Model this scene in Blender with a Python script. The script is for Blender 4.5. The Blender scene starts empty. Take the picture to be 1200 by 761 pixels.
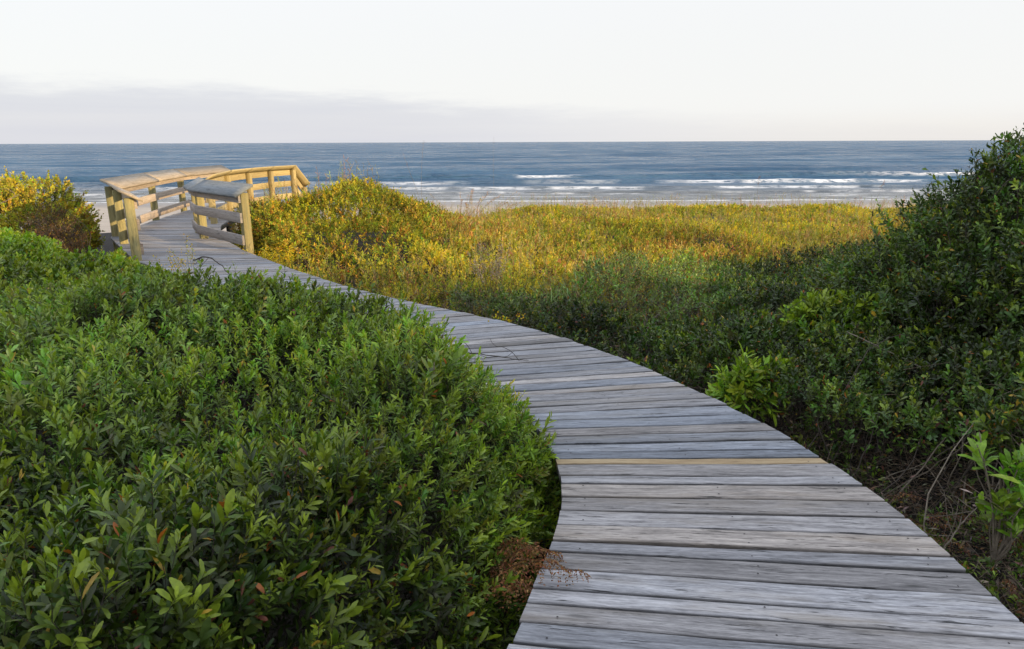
import bpy, math, numpy as np
from mathutils import Vector
rng = np.random.default_rng(11)
C = bpy.context.scene.collection
R = math.radians
pi = math.pi

# ------------------------------------------------------------------ materials
def new_mat(name):
    m = bpy.data.materials.new(name); m.use_nodes = True
    nt = m.node_tree; nt.nodes.clear()
    return m, nt
def N(nt, t, **kw):
    n = nt.nodes.new(t)
    for k, v in kw.items():
        if k.startswith('_'): setattr(n, k[1:], v)
        else: n.inputs[k.replace('__', ' ')].default_value = v
    return n
def L(nt, a, b): nt.links.new(a, b)
def mth(nt, op, a, b=None, clamp=False):
    n = nt.nodes.new('ShaderNodeMath'); n.operation = op; n.use_clamp = clamp
    for i, v in enumerate((a, b)):
        if v is None: continue
        if hasattr(v, 'is_output'): L(nt, v, n.inputs[i])
        else: n.inputs[i].default_value = v
    return n.outputs[0]
def ramp(nt, fac, stops):
    n = nt.nodes.new('ShaderNodeValToRGB'); e = n.color_ramp.elements
    while len(e) < len(stops): e.new(.5)
    for i, (p, c) in enumerate(stops):
        e[i].position = p; e[i].color = (*c, 1) if len(c) == 3 else c
    L(nt, fac, n.inputs[0]); return n.outputs[0]
def mixc(nt, fac, a, b, mode='MIX'):
    n = nt.nodes.new('ShaderNodeMix'); n.data_type = 'RGBA'; n.blend_type = mode
    for s, v in ((n.inputs[0], fac), (n.inputs[6], a), (n.inputs[7], b)):
        if hasattr(v, 'is_output'): L(nt, v, s)
        elif isinstance(v, tuple): s.default_value = (*v, 1)
        else: s.default_value = v
    return n.outputs[2]
def noise(nt, vec, scale, detail=3, rough=.55):
    n = N(nt, 'ShaderNodeTexNoise', Scale=scale, Detail=detail, Roughness=rough)
    L(nt, vec, n.inputs['Vector']); return n.outputs['Fac']
def mapping(nt, vec, sc, loc=(0, 0, 0)):
    n = nt.nodes.new('ShaderNodeMapping'); n.inputs['Scale'].default_value = sc; n.inputs['Location'].default_value = loc
    L(nt, vec, n.inputs[0]); return n.outputs[0]
def out(nt, sh):
    o = nt.nodes.new('ShaderNodeOutputMaterial'); L(nt, sh, o.inputs[0])

def leaf_material(name, rough=.42, trans=.28, spec=.45):
    m, nt = new_mat(name)
    a = N(nt, 'ShaderNodeAttribute', _attribute_name='tint')
    g = nt.nodes.new('ShaderNodeTexCoord')
    nz = noise(nt, g.outputs['Object'], 60, 2)
    col = mixc(nt, 1.0, a.outputs['Color'], ramp(nt, nz, [(.3, (.72, .74, .7)), (.7, (1.15, 1.12, 1.1))]), 'MULTIPLY')
    p = N(nt, 'ShaderNodeBsdfPrincipled', Roughness=rough); L(nt, col, p.inputs['Base Color'])
    p.inputs['Specular IOR Level'].default_value = spec
    t = nt.nodes.new('ShaderNodeBsdfTranslucent')
    L(nt, mixc(nt, 1.0, col, (1.25, 1.2, .55), 'MULTIPLY'), t.inputs[0])
    mx = nt.nodes.new('ShaderNodeMixShader'); mx.inputs[0].default_value = trans
    L(nt, p.outputs[0], mx.inputs[1]); L(nt, t.outputs[0], mx.inputs[2]); out(nt, mx.outputs[0])
    return m
def bark_material(name, c):
    m, nt = new_mat(name)
    g = nt.nodes.new('ShaderNodeTexCoord')
    nz = noise(nt, g.outputs['Object'], 35, 4)
    p = N(nt, 'ShaderNodeBsdfPrincipled', Roughness=.85)
    L(nt, ramp(nt, nz, [(.3, tuple(v * .55 for v in c)), (.7, tuple(v * 1.35 for v in c))]), p.inputs['Base Color'])
    out(nt, p.outputs[0]); return m
def wood_material(name, c1, c2, c3, crack=.5, stain=(.3, .32, .26), stain_amt=.3, rough=.75, bump=.35):
    """UV: u along the grain in metres, v across; attribute 'tint' varies board by board"""
    m, nt = new_mat(name)
    uv = N(nt, 'ShaderNodeUVMap', _uv_map='UVMap').outputs[0]
    at = N(nt, 'ShaderNodeAttribute', _attribute_name='tint').outputs['Color']
    wob = noise(nt, mapping(nt, uv, (1.6, 3, 1)), 1.0, 2)
    wv = nt.nodes.new('ShaderNodeVectorMath'); wv.operation = 'ADD'
    cx = nt.nodes.new('ShaderNodeCombineXYZ'); L(nt, mth(nt, 'MULTIPLY', mth(nt, 'SUBTRACT', wob, .5), .05), cx.inputs[1])
    L(nt, uv, wv.inputs[0]); L(nt, cx.outputs[0], wv.inputs[1])
    v2 = wv.outputs[0]
    g1 = noise(nt, mapping(nt, v2, (5, 75, 1)), 1.0, 5, .65)
    g2 = noise(nt, mapping(nt, v2, (22, 230, 1)), 1.0, 3, .65)
    pch = noise(nt, mapping(nt, v2, (1.1, 7, 1), (3, 7, 0)), 1.0, 4, .6)
    g0 = noise(nt, mapping(nt, v2, (1.5, 22, 1), (5, 1, 0)), 1.0, 3, .55)
    gr = mth(nt, 'ADD', mth(nt, 'ADD', mth(nt, 'MULTIPLY', g1, .40), mth(nt, 'MULTIPLY', g2, .30)), mth(nt, 'MULTIPLY', g0, .30))
    col = ramp(nt, gr, [(.40, c1), (.5, c2), (.60, c3)])
    col = mixc(nt, mth(nt, 'MULTIPLY', ramp(nt, pch, [(.5, (0, 0, 0)), (.72, (1, 1, 1))]), stain_amt), col, stain)
    # long checks and splits
    ck = noise(nt, mapping(nt, v2, (3.2, 52, 1), (11, 3, 0)), 1.0, 4, .7)
    ckm = ramp(nt, ck, [(.61, (0, 0, 0)), (.65, (1, 1, 1))])
    # knots
    vo = N(nt, 'ShaderNodeTexVoronoi', Scale=1.0); L(nt, mapping(nt, v2, (1.9, 9.0, 1)), vo.inputs['Vector'])
    kn = ramp(nt, vo.outputs['Distance'], [(.05, (1, 1, 1)), (.13, (0, 0, 0))])
    dk = mth(nt, 'MAXIMUM', mth(nt, 'MULTIPLY', ckm, crack), mth(nt, 'MULTIPLY', kn, .55))
    col = mixc(nt, dk, col, tuple(v * .22 for v in c1))
    col = mixc(nt, 1.0, col, at, 'MULTIPLY')
    p = N(nt, 'ShaderNodeBsdfPrincipled', Roughness=rough); L(nt, col, p.inputs['Base Color'])
    p.inputs['Specular IOR Level'].default_value = .3
    b = N(nt, 'ShaderNodeBump', Strength=bump, Distance=.004)
    L(nt, mth(nt, 'SUBTRACT', gr, mth(nt, 'MULTIPLY', dk, .9)), b.inputs['Height']); L(nt, b.outputs[0], p.inputs['Normal'])
    out(nt, p.outputs[0]); return m

M_leaf = leaf_material('waxy_leaf', .38, .27, .42)
M_dune = leaf_material('dune_leaf', .6, .3, .25)
M_dry = leaf_material('dry_leaf', .8, .2, .1)
M_bark = bark_material('bark_grey', (.055, .043, .033))
M_twig = bark_material('twig_pale', (.2, .165, .125))
M_deck = wood_material('weathered_decking', (.13, .128, .135), (.26, .256, .268), (.415, .41, .425), .95, (.22, .19, .155), .6, .62, .8)
M_post = wood_material('treated_post', (.17, .155, .08), (.29, .255, .12), (.41, .345, .165), .5, (.2, .24, .15), .5)
M_rail = wood_material('rail_board', (.25, .20, .165), (.39, .32, .26), (.5, .42, .34), .6, (.34, .33, .32), .4)
M_cap = wood_material('cap_board', (.21, .17, .12), (.32, .265, .2), (.42, .35, .27), .6, (.3, .31, .31), .35)
M_beam = wood_material('under_beam', (.05, .045, .04), (.09, .08, .07), (.13, .12, .1), .4)

# ------------------------------------------------------------------ scene objects helpers
def tag(o, label=None, cat=None, group=None, kind=None):
    if label: o['label'] = label
    if cat: o['category'] = cat
    if group: o['group'] = group
    if kind: o['kind'] = kind
    return o
def empty(name, loc, label, cat, group=None):
    o = bpy.data.objects.new(name, None); C.objects.link(o); o.location = loc; o.empty_display_size = .2
    return tag(o, label, cat, group)
def link(name, me, parent=None):
    o = bpy.data.objects.new(name, me); C.objects.link(o)
    if parent is not None:
        o.parent = parent
        o.location = -np.array(parent.location)      # meshes are written in world metres
    return o
def np_mesh(name, V, polys, mats, tint=None, uv=None, smooth=True, mat_index=None):
    """polys: list of int arrays (n,k)"""
    me = bpy.data.meshes.new(name)
    V = np.asarray(V, dtype=np.float32)
    loops = np.concatenate([p.reshape(-1) for p in polys]).astype(np.int32)
    tot = np.concatenate([np.full(len(p), p.shape[1]) for p in polys])
    st = np.concatenate([[0], np.cumsum(tot)[:-1]]).astype(np.int32)
    me.vertices.add(len(V)); me.vertices.foreach_set('co', V.reshape(-1))
    me.loops.add(len(loops)); me.loops.foreach_set('vertex_index', loops)
    me.polygons.add(len(tot)); me.polygons.foreach_set('loop_start', st)
    if smooth: me.polygons.foreach_set('use_smooth', np.ones(len(tot), dtype=bool))
    if mat_index is not None: me.polygons.foreach_set('material_index', np.asarray(mat_index, dtype=np.int32))
    for m in mats: me.materials.append(m)
    if tint is not None:
        a = me.attributes.new('tint', 'FLOAT_COLOR', 'POINT')
        t = np.ones((len(V), 4), dtype=np.float32); t[:, :3] = tint
        a.data.foreach_set('color', t.reshape(-1))
    if uv is not None:
        l = me.uv_layers.new(name='UVMap')
        l.data.foreach_set('uv', np.asarray(uv, dtype=np.float32)[loops].reshape(-1))
    me.update(calc_edges=True); me.validate()
    return me
def unit(a): return a / np.maximum(np.linalg.norm(a, axis=-1, keepdims=True), 1e-9)

class Geo:
    """gathers vertices, faces, colours, UVs for one mesh"""
    def __init__(s): s.v = []; s.f3 = []; s.f4 = []; s.t = []; s.uv = []; s.n = 0
    def add(s, V, f3=None, f4=None, t=(1, 1, 1), uv=None):
        V = np.asarray(V, float).reshape(-1, 3)
        if f3 is not None and len(f3): s.f3.append(np.asarray(f3) + s.n)
        if f4 is not None and len(f4): s.f4.append(np.asarray(f4) + s.n)
        s.v.append(V); s.n += len(V)
        s.t.append(np.broadcast_to(np.asarray(t, float), (len(V), 3)))
        s.uv.append(np.zeros((len(V), 2)) if uv is None else np.asarray(uv, float))
    def build(s, name, mats, parent=None, smooth=True):
        P = []
        if s.f3: P.append(np.concatenate(s.f3))
        if s.f4: P.append(np.concatenate(s.f4))
        me = np_mesh(name, np.concatenate(s.v), P, mats, np.concatenate(s.t), np.concatenate(s.uv), smooth)
        return link(name, me, parent)

# value noise -------------------------------------------------------
_perm = rng.random((256, 256))
def vnoise(x, y, s=1.0, seed=0):
    x = np.asarray(x) / s + 37.3 * seed; y = np.asarray(y) / s + 91.7 * seed
    xi = np.floor(x).astype(int); yi = np.floor(y).astype(int); fx = x - xi; fy = y - yi
    fx = fx * fx * (3 - 2 * fx); fy = fy * fy * (3 - 2 * fy)
    g = lambda a, b: _perm[a % 256, b % 256]
    return (g(xi, yi) * (1 - fx) + g(xi + 1, yi) * fx) * (1 - fy) + (g(xi, yi + 1) * (1 - fx) + g(xi + 1, yi + 1) * fx) * fy
def fbm(x, y, s, seed=0, o=3):
    r = 0; a = .5
    for i in range(o): r = r + a * (vnoise(x, y, s / 2 ** i, seed + i) - .5) * 2; a *= .5
    return r
def sstep(a, b, x):
    t = np.clip((x - a) / (b - a), 0, 1); return t * t * (3 - 2 * t)

# leaves --------------------------------------------------------------
def leaves(G, P, D, Nn, Ln, W, col, detail=1, curl=.15, obov=.7):
    n = len(P); D = unit(D); S = unit(np.cross(D, Nn)); Nn = np.cross(S, D)
    Ln = np.broadcast_to(Ln, n)[:, None]; W = np.broadcast_to(W, n)[:, None] * .5
    curl = curl * rng.uniform(-.3, 1.6, (n, 1))
    c = lambda t: P + D * Ln * t - Nn * curl * Ln * t * t
    if detail:
        a, b = (.62 + .3 * (1 - obov)), (.72 + .28 * obov)
        V = np.stack([c(0), c(.36) + S * W * a + Nn * W * .28, c(.36), c(.36) - S * W * a + Nn * W * .28,
                      c(.74) + S * W * b + Nn * W * .28, c(.74), c(.74) - S * W * b + Nn * W * .28,
                      c(.95) + S * W * .42 * b, c(.95) - S * W * .42 * b, c(1)], 1)
        k = 10
        f3 = np.array([[0, 1, 2], [0, 2, 3], [7, 9, 8], [5, 7, 8]]); f4 = np.array([[1, 4, 5, 2], [2, 5, 6, 3]])
        f3 = np.array([[0, 1, 2], [0, 2, 3], [4, 7, 5], [5, 7, 8], [5, 8, 6], [7, 9, 8]])
    else:
        V = np.stack([c(0), c(.5) + S * W, c(1), c(.5) - S * W], 1); k = 4
        f3 = np.array([[0, 1, 2], [0, 2, 3]]); f4 = None
    off = (np.arange(n) * k)[:, None, None]
    G.add(V.reshape(-1, 3), (f3[None] + off).reshape(-1, 3), None if f4 is None else (f4[None] + off).reshape(-1, 4),
          np.repeat(col, k, axis=0))
def tubes(G, P0, P1, r0, r1, col, sides=3):
    """many straight tapering tubes"""
    n = len(P0); A = unit(P1 - P0); h = np.where(np.abs(A[:, 2:3]) < .9, [[0, 0, 1.]], [[1., 0, 0]])
    S = unit(np.cross(A, h)); T = np.cross(A, S)
    an = np.arange(sides) * 2 * pi / sides
    ring = lambda P, r: P[:, None] + (S[:, None] * np.cos(an)[None, :, None] + T[:, None] * np.sin(an)[None, :, None]) * np.broadcast_to(r, n)[:, None, None]
    V = np.concatenate([ring(P0, r0), ring(P1, r1)], 1)
    f = np.array([[i, (i + 1) % sides, sides + (i + 1) % sides, sides + i] for i in range(sides)])
    G.add(V.reshape(-1, 3), None, (f[None] + (np.arange(n) * 2 * sides)[:, None, None]).reshape(-1, 4),
          np.repeat(np.broadcast_to(col, (n, 3)), 2 * sides, axis=0))
def curve_tube(G, pts, r0, r1, col=(1, 1, 1), sides=5):
    pts = np.asarray(pts, float); n = len(pts)
    T = unit(np.gradient(pts, axis=0)); h = np.array([.13, .21, .97]); S = unit(np.cross(T, h)); U = np.cross(T, S)
    r = np.linspace(r0, r1, n)[:, None, None]; an = np.arange(sides) * 2 * pi / sides
    V = pts[:, None] + (S[:, None] * np.cos(an)[None, :, None] + U[:, None] * np.sin(an)[None, :, None]) * r
    f = [[i * sides + j, i * sides + (j + 1) % sides, (i + 1) * sides + (j + 1) % sides, (i + 1) * sides + j] for i in range(n - 1) for j in range(sides)]
    G.add(V.reshape(-1, 3), None, f, col)
def bend(p0, p1, amp, n=9, seed=None):
    g = np.random.default_rng(seed) if seed is not None else rng
    p0 = np.asarray(p0, float); p1 = np.asarray(p1, float); t = np.linspace(0, 1, n)[:, None]
    a = g.normal(size=3) * amp; b = g.normal(size=3) * amp * .4
    return p0 + (p1 - p0) * t + a * np.sin(pi * t) + b * np.sin(2 * pi * t) + g.normal(size=(n, 3)) * amp * .06
def palette(n, pal, jit=.18, sat=.12):
    w = np.array([p[1] for p in pal], float); w /= w.sum()
    c = np.array([p[0] for p in pal])[rng.choice(len(pal), n, p=w)]
    return c * rng.lognormal(0, jit, (n, 1)) * rng.lognormal(0, sat, (n, 3))
def sprigs(G, GS, B, A, SL, k, leaf, w, pal, detail=1, odd=.012, oddc=((.42, .13, .03), (.5, .33, .04), (.16, .05, .03)),
           young=.12, youngc=(.34, .45, .035), obov=.7, spread=1.0, stemc=(.07, .06, .03), curl=.15, clump=1.9):
    n = len(B); A = unit(A); SL = np.broadcast_to(SL, n).astype(float)
    h = np.where(np.abs(A[:, 2:3]) < .9, [[0, 0, 1.]], [[1., 0, 0]])
    S = unit(np.cross(A, h)); T = np.cross(A, S)
    j = np.arange(k)[None]; t = (.12 + .88 * (j + rng.uniform(-.3, .3, (n, k))) / (k - 1)).clip(.03, 1.0)
    az = j * 2.399 + rng.uniform(0, 6.28, (n, 1)) + rng.normal(0, .35, (n, k))
    pitch = (1.15 - .75 * t + rng.normal(0, .18, (n, k))) * spread
    rad = S[:, None] * np.cos(az)[..., None] + T[:, None] * np.sin(az)[..., None]
    sag = rng.normal(0, .12, (n, 1, 3)) * (t ** 2)[..., None] * SL[:, None, None]
    P = B[:, None] + A[:, None] * (t * SL[:, None])[..., None] + sag
    D = A[:, None] * np.cos(pitch)[..., None] + rad * np.sin(pitch)[..., None]
    D = D + rng.normal(0, .12, D.shape)
    Nn = A[:, None] - D * (D * A[:, None]).sum(-1, keepdims=True) + rng.normal(0, .15, D.shape)
    sc = rng.lognormal(0, .16, (n, 1)) * rng.uniform(.7, 1.1, (n, k)) * (1 - .45 * (t > .93))
    cl = np.exp(clump * (.55 * fbm(B[:, 0] + B[:, 2] * .6, B[:, 1] - B[:, 2] * .4, .5, 101, 2) + .6 * fbm(B[:, 0] + B[:, 2] * .5, B[:, 1], 1.4, 105, 2)))
    base = (palette(n, pal) * cl[:, None])[:, None] * rng.lognormal(0, .27, (n, k, 1))
    yg = (rng.random((n, 1)) < young * 2) * np.clip((t - .45) * 1.6, 0, 1) * rng.uniform(.3, 1, (n, 1))
    col = base * (1 - yg[..., None]) + np.array(youngc) * yg[..., None]
    m = rng.random((n, k)) < odd
    col[m] = np.array(oddc)[rng.integers(0, len(oddc), m.sum())]
    col = np.minimum(col, np.array([.68, .55, .3]))
    leaves(G, P.reshape(-1, 3), D.reshape(-1, 3), unit(Nn).reshape(-1, 3), (leaf * sc).reshape(-1), (w * sc * rng.uniform(.8, 1.2, (n, k))).reshape(-1),
           col.reshape(-1, 3), detail, curl, obov)
    if GS is not None:
        tubes(GS, B - A * (SL * .5)[:, None], B + A * (SL * .55)[:, None] + sag[:, k // 2], .0022, .0014, stemc)
        tubes(GS, B + A * (SL * .55)[:, None] + sag[:, k // 2], B + A * SL[:, None] + sag[:, -1], .0014, .0007, stemc)

def surf_points(H, region, bbox, dens, dmax, batch=400000):
    """random points on the canopy height field H, spread evenly over its real surface"""
    x0, y0, x1, y1 = bbox; area = (x1 - x0) * (y1 - y0)
    n = int(area * dmax * 1.0); out_ = []
    n = min(n, 3000000)
    x = rng.uniform(x0, x1, n); y = rng.uniform(y0, y1, n); e = .03
    ok = region(x, y); x = x[ok]; y = y[ok]
    z = H(x, y); gx = (H(x + e, y) - H(x - e, y)) / (2 * e); gy = (H(x, y + e) - H(x, y - e)) / (2 * e)
    s = np.sqrt(1 + gx * gx + gy * gy).clip(1, 5)
    keep = rng.random(len(x)) < dens(x, y) * s / dmax
    x, y, z, gx, gy = (a[keep] for a in (x, y, z, gx, gy))
    return np.stack([x, y, z], 1), unit(np.stack([-gx, -gy, np.ones_like(gx)], 1))

# ------------------------------------------------------------------ the walk in plan
Rp = np.array([(1.55, -2), (1.68, .3), (1.80, 1.2), (1.86, 2.1), (1.85, 2.9), (1.74, 3.4), (1.59, 3.94), (1.39, 4.35), (1.06, 5.03), (.68, 5.6), (.3, 6.1),
               (-.34, 6.72), (-.95, 7.2), (-1.9, 8.05), (-3.1, 9.45), (-4.35, 11.05), (-5.5, 12.9), (-6.2, 14.6), (-6.75, 17.0), (-6.8, 19.0), (-6.6, 21.2)])
Lp = np.array([(-1.3, -2), (-.62, .6), (-.35, 1.2), (-.01, 2.0), (.08, 2.33), (.19, 2.69), (.25, 2.98), (.26, 3.4), (.19, 3.8), (.02, 4.25), (-.3, 4.8),
               (-.75, 5.3), (-1.25, 5.8), (-1.9, 6.35), (-2.5, 6.9), (-3.3, 7.7), (-4.4, 8.9), (-5.7, 10.2), (-7.6, 12.9), (-8.15, 15.6), (-8.5, 18.0), (-8.5, 21.2)])
def dense(P):
    s = np.concatenate([[0], np.cumsum(np.linalg.norm(np.diff(P, axis=0), axis=1))]); t = np.arange(0, s[-1], .05)
    Q = np.stack([np.interp(t, s, P[:, i]) for i in (0, 1)], 1)
    k = np.ones(9) / 9; Qp = np.pad(Q, ((4, 4), (0, 0)), 'edge')
    for _ in range(2):
        Q = np.stack([np.convolve(np.pad(Q[:, i], 4, 'edge'), k, 'valid') for i in (0, 1)], 1)
    return Q
LD, RD = dense(Lp), dense(Rp)
xL = lambda y: np.interp(y, LD[:, 1], LD[:, 0]); xR = lambda y: np.interp(y, RD[:, 1], RD[:, 0])
def dleft(x, y):
    s = (xL(y + .1) - xL(y - .1)) / .2; return (xL(y) - x) / np.sqrt(1 + s * s)
def dright(x, y):
    s = (xR(y + .1) - xR(y - .1)) / .2; return (x - xR(y)) / np.sqrt(1 + s * s)

# ------------------------------------------------------------------ ground, beach, sea
SEA = -3.3
def ground_z(x, y):
    b = -.62 + .10 * fbm(x, y, 2.5, 3) + .25 * np.exp(-(((x + 3.4) / 3.0) ** 2 + ((y - 14.5) / 2.6) ** 2))
    crest = np.where(x < -5, 17.5, 17.5 + (np.clip(x + 5, 0, 6)) * 1.5)
    crest = crest + 1.2 * fbm(x, 0 * x, 6, 8)
    beach = -2.75 - (y - 40) * .028
    b = b - .42 * sstep(15, 22, y) * sstep(-4, -1, x)
    t = sstep(0, 11, y - crest)
    z = b * (1 - t) + beach * t
    z = z + .5 * sstep(4.5, 14, x - .2 * y) * sstep(9, 3, y)
    return z
def axis(parts):
    a = []
    for lo, hi, st in parts: a.append(np.arange(lo, hi, st))
    return np.unique(np.concatenate(a + [[parts[-1][1]]]).round(4))
gx = axis([(-900, -60, 40), (-60, -14, 2), (-14, 18, .22), (18, 60, 2), (60, 900, 40)])
gy = axis([(-300, -20, 20), (-20, -2, 1), (-2, 32, .22), (32, 66, .7), (66, 80, 3)])
X, Y = np.meshgrid(gx, gy)
Z = ground_z(X, Y)
nx, ny = len(gx), len(gy)
idx = np.arange(nx * ny).reshape(ny, nx)
q = np.stack([idx[:-1, :-1], idx[:-1, 1:], idx[1:, 1:], idx[1:, :-1]], -1).reshape(-1, 4)
m, nt = new_mat('ground_sand_litter')
tc = nt.nodes.new('ShaderNodeTexCoord').outputs['Object']
sx = nt.nodes.new('ShaderNodeSeparateXYZ'); L(nt, tc, sx.inputs[0])
litter = ramp(nt, noise(nt, tc, 28, 6, .7), [(.3, (.006, .005, .004)), (.5, (.018, .014, .01)), (.72, (.055, .04, .03))])
sand = ramp(nt, noise(nt, mapping(nt, tc, (.25, 1.2, 1)), 1.3, 5), [(.3, (.36, .31, .26)), (.7, (.50, .44, .37))])
zf = mth(nt, 'ADD', sx.outputs[2], mth(nt, 'MULTIPLY', noise(nt, tc, .7, 4), 1.0))
bm_ = ramp(nt, zf, [(0, (0, 0, 0))]); 
mr = N(nt, 'ShaderNodeMapRange'); L(nt, zf, mr.inputs[0])
for i, v in enumerate((-.35, -1.0, 0, 1)): mr.inputs[i + 1].default_value = v
wet = N(nt, 'ShaderNodeMapRange'); L(nt, sx.outputs[1], wet.inputs[0])
for i, v in enumerate((52.5, 57.5, 0, 1)): wet.inputs[i + 1].default_value = v
sand2 = mixc(nt, wet.outputs[0], sand, (.20, .17, .15))
p = N(nt, 'ShaderNodeBsdfPrincipled'); L(nt, mixc(nt, mr.outputs[0], litter, sand2), p.inputs['Base Color'])
L(nt, mth(nt, 'SUBTRACT', .95, mth(nt, 'MULTIPLY', wet.outputs[0], .6)), p.inputs['Roughness'])
b = N(nt, 'ShaderNodeBump', Strength=.5, Distance=.03); L(nt, noise(nt, tc, 22, 5, .7), b.inputs['Height']); L(nt, b.outputs[0], p.inputs['Normal'])
out(nt, p.outputs[0])
tag(link('ground', np_mesh('ground', np.stack([X, Y, Z], -1).reshape(-1, 3), [q], [m])), kind='structure')

# sea: one sheet from the wash to the horizon, swell and three lines of breakers as real relief
ys = [56.0]
while ys[-1] < 135: ys.append(ys[-1] + .28)
while ys[-1] < 600: ys.append(ys[-1] * 1.006)
while ys[-1] < 42000: ys.append(ys[-1] * 1.025)
ys = np.array(ys); us = np.linspace(-1, 1, 701)
Xs = us[None] * (70 + ys[:, None] * 1.5); Ys = np.repeat(ys[:, None], len(us), 1)
foam = np.zeros_like(Xs); Zs = np.zeros_like(Xs)
near = sstep(700, 300, Ys)
Zs += near * (.17 * fbm(Xs * .4, Ys, 3.2, 5, 3) + .22 * fbm(Xs * .25, Ys, 8, 9, 2)) * (.25 + .75 * sstep(78, 105, Ys)) * sstep(60, 70, Ys)
def breaker(y0, amp, wid, slope, seed, broken, reach):
    """a ridge steep towards the beach; broken(x) 0..1 says where it has tumbled into foam"""
    global foam, Zs
    c = y0 + slope * Xs + 2.2 * fbm(Xs, 0 * Xs, 34, seed, 3) + .9 * fbm(Xs, 0 * Xs, 5, seed + 3, 2)
    d = Ys - c
    a = amp * (.62 + .75 * vnoise(Xs, 0 * Xs, 17, seed + 5))
    f = np.where(d < 0, np.exp(-(d / (wid * .42)) ** 2), np.exp(-(d / (wid * 1.35)) ** 2))
    br = broken(Xs[0])[None] * sstep(.42, .6, vnoise(Xs, 0 * Xs, 9, seed + 7) * .6 + vnoise(Xs, 0 * Xs, 3.1, seed + 9) * .4)
    Zs += a * f * (1 - .3 * br)
    n1 = vnoise(Xs * .5, Ys, .9, seed + 11); n2 = vnoise(Xs * .4, Ys, .35, seed + 12)
    foam = np.maximum(foam, br * sstep(-reach, -reach * .25, d) * sstep(.9, .1, d) * sstep(.22, .5, n1 * .6 + n2 * .4 + .25 * sstep(-reach, 0, d)))
    foam = np.maximum(foam, .8 * sstep(.62, .78, vnoise(Xs, 0 * Xs, 6, seed + 14)) * np.exp(-((d - .1) / .35) ** 2) * br)
bump1 = lambda c, w: (lambda x: np.exp(-((x - c) / w) ** 2))
breaker(97, .78, 2.6, .035, 21, lambda x: np.maximum.reduce([bump1(2.5, 3.5)(x), .9 * bump1(43, 8)(x), bump1(-75, 14)(x), bump1(85, 15)(x)]), 1.6)
breaker(86, .42, 1.8, .03, 31, lambda x: np.clip(.1 + .9 * bump1(28, 16)(x) + bump1(-58, 16)(x) + .6 * bump1(-8, 6)(x), 0, 1), 2.6)
breaker(77.5, .26, 1.4, .02, 41, lambda x: np.clip(.42 + .4 * bump1(16, 22)(x), 0, 1), 2.6)
breaker(70, .15, 1.0, .02, 51, lambda x: 0 * x + .5, 1.6)
breaker(126, .42, 4.0, .02, 61, lambda x: 0 * x, 1)
# swash line on the sand and lacy foam drifting in the shallows
edge = 60.6 + .8 * fbm(Xs, 0 * Xs, 22, 71, 3)
foam = np.maximum(foam, sstep(.75, .1, np.abs(Ys - edge)) * .9)
lace = vnoise(Xs * .12, Ys, .8, 81) * .55 + vnoise(Xs * .3, Ys, .4, 82) * .45
foam = np.maximum(foam, sstep(.60, .74, lace) * sstep(86, 76, Ys) * .55)
shal = sstep(90, 63, Ys)
Zs = Zs + SEA
Zs = np.where(Ys < edge, Zs - (edge - Ys) * .05, Zs)
nx, ny = len(us), len(ys); idx = np.arange(nx * ny).reshape(ny, nx)
q = np.stack([idx[:-1, :-1], idx[:-1, 1:], idx[1:, 1:], idx[1:, :-1]], -1).reshape(-1, 4)
m, nt = new_mat('sea_water')
tc = nt.nodes.new('ShaderNodeTexCoord').outputs['Object']
at = N(nt, 'ShaderNodeAttribute', _attribute_name='tint').outputs['Color']
sc = nt.nodes.new('ShaderNodeSeparateColor'); L(nt, at, sc.inputs[0])
fo = mth(nt, 'MULTIPLY', sc.outputs[0], ramp(nt, noise(nt, mapping(nt, tc, (.45, 1.0, 1.6)), 1.6, 5, .75), [(.4, (0, 0, 0)), (.54, (1, 1, 1))]), True)
big = noise(nt, mapping(nt, tc, (.010, .035, 1)), 1, 3)
deep = mixc(nt, ramp(nt, big, [(.38, (0, 0, 0)), (.62, (1, 1, 1))]), (.042, .10, .18), (.066, .142, .232))
wc = mixc(nt, sc.outputs[1], deep, (.16, .17, .175))
chop = noise(nt, mapping(nt, tc, (.20, .62, 1)), 1.0, 5, .62)
rip = noise(nt, mapping(nt, tc, (1.1, 2.6, 1)), 1.0, 3, .6)
far = noise(nt, mapping(nt, tc, (.035, .11, 1)), 1.0, 4, .6)
b0 = N(nt, 'ShaderNodeBump', Strength=1.0, Distance=2.2); L(nt, far, b0.inputs['Height'])
b1 = N(nt, 'ShaderNodeBump', Strength=1.0, Distance=.85); L(nt, chop, b1.inputs['Height']); L(nt, b0.outputs[0], b1.inputs['Normal'])
b2 = N(nt, 'ShaderNodeBump', Strength=.8, Distance=.10); L(nt, rip, b2.inputs['Height']); L(nt, b1.outputs[0], b2.inputs['Normal'])
dfd = nt.nodes.new('ShaderNodeBsdfDiffuse'); L(nt, wc, dfd.inputs[0]); L(nt, b2.outputs[0], dfd.inputs['Normal'])
gls = nt.nodes.new('ShaderNodeBsdfGlossy'); gls.inputs['Roughness'].default_value = .2; L(nt, b2.outputs[0], gls.inputs['Normal'])
fre = N(nt, 'ShaderNodeFresnel', IOR=1.333); L(nt, b2.outputs[0], fre.inputs['Normal'])
pt = noise(nt, mapping(nt, tc, (.55, 1, 1)), .05, 13, .8)
calm = mth(nt, 'ADD', mth(nt, 'MULTIPLY', ramp(nt, pt, [(.42, (.15, .15, .15)), (.58, (1, 1, 1))]), 1.0), mth(nt, 'MULTIPLY', sc.outputs[1], .35))
fac = mth(nt, 'MULTIPLY', fre.outputs[0], calm)
dfs = nt.nodes.new('ShaderNodeMixShader'); L(nt, fac, dfs.inputs[0]); L(nt, dfd.outputs[0], dfs.inputs[1]); L(nt, gls.outputs[0], dfs.inputs[2])
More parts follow.
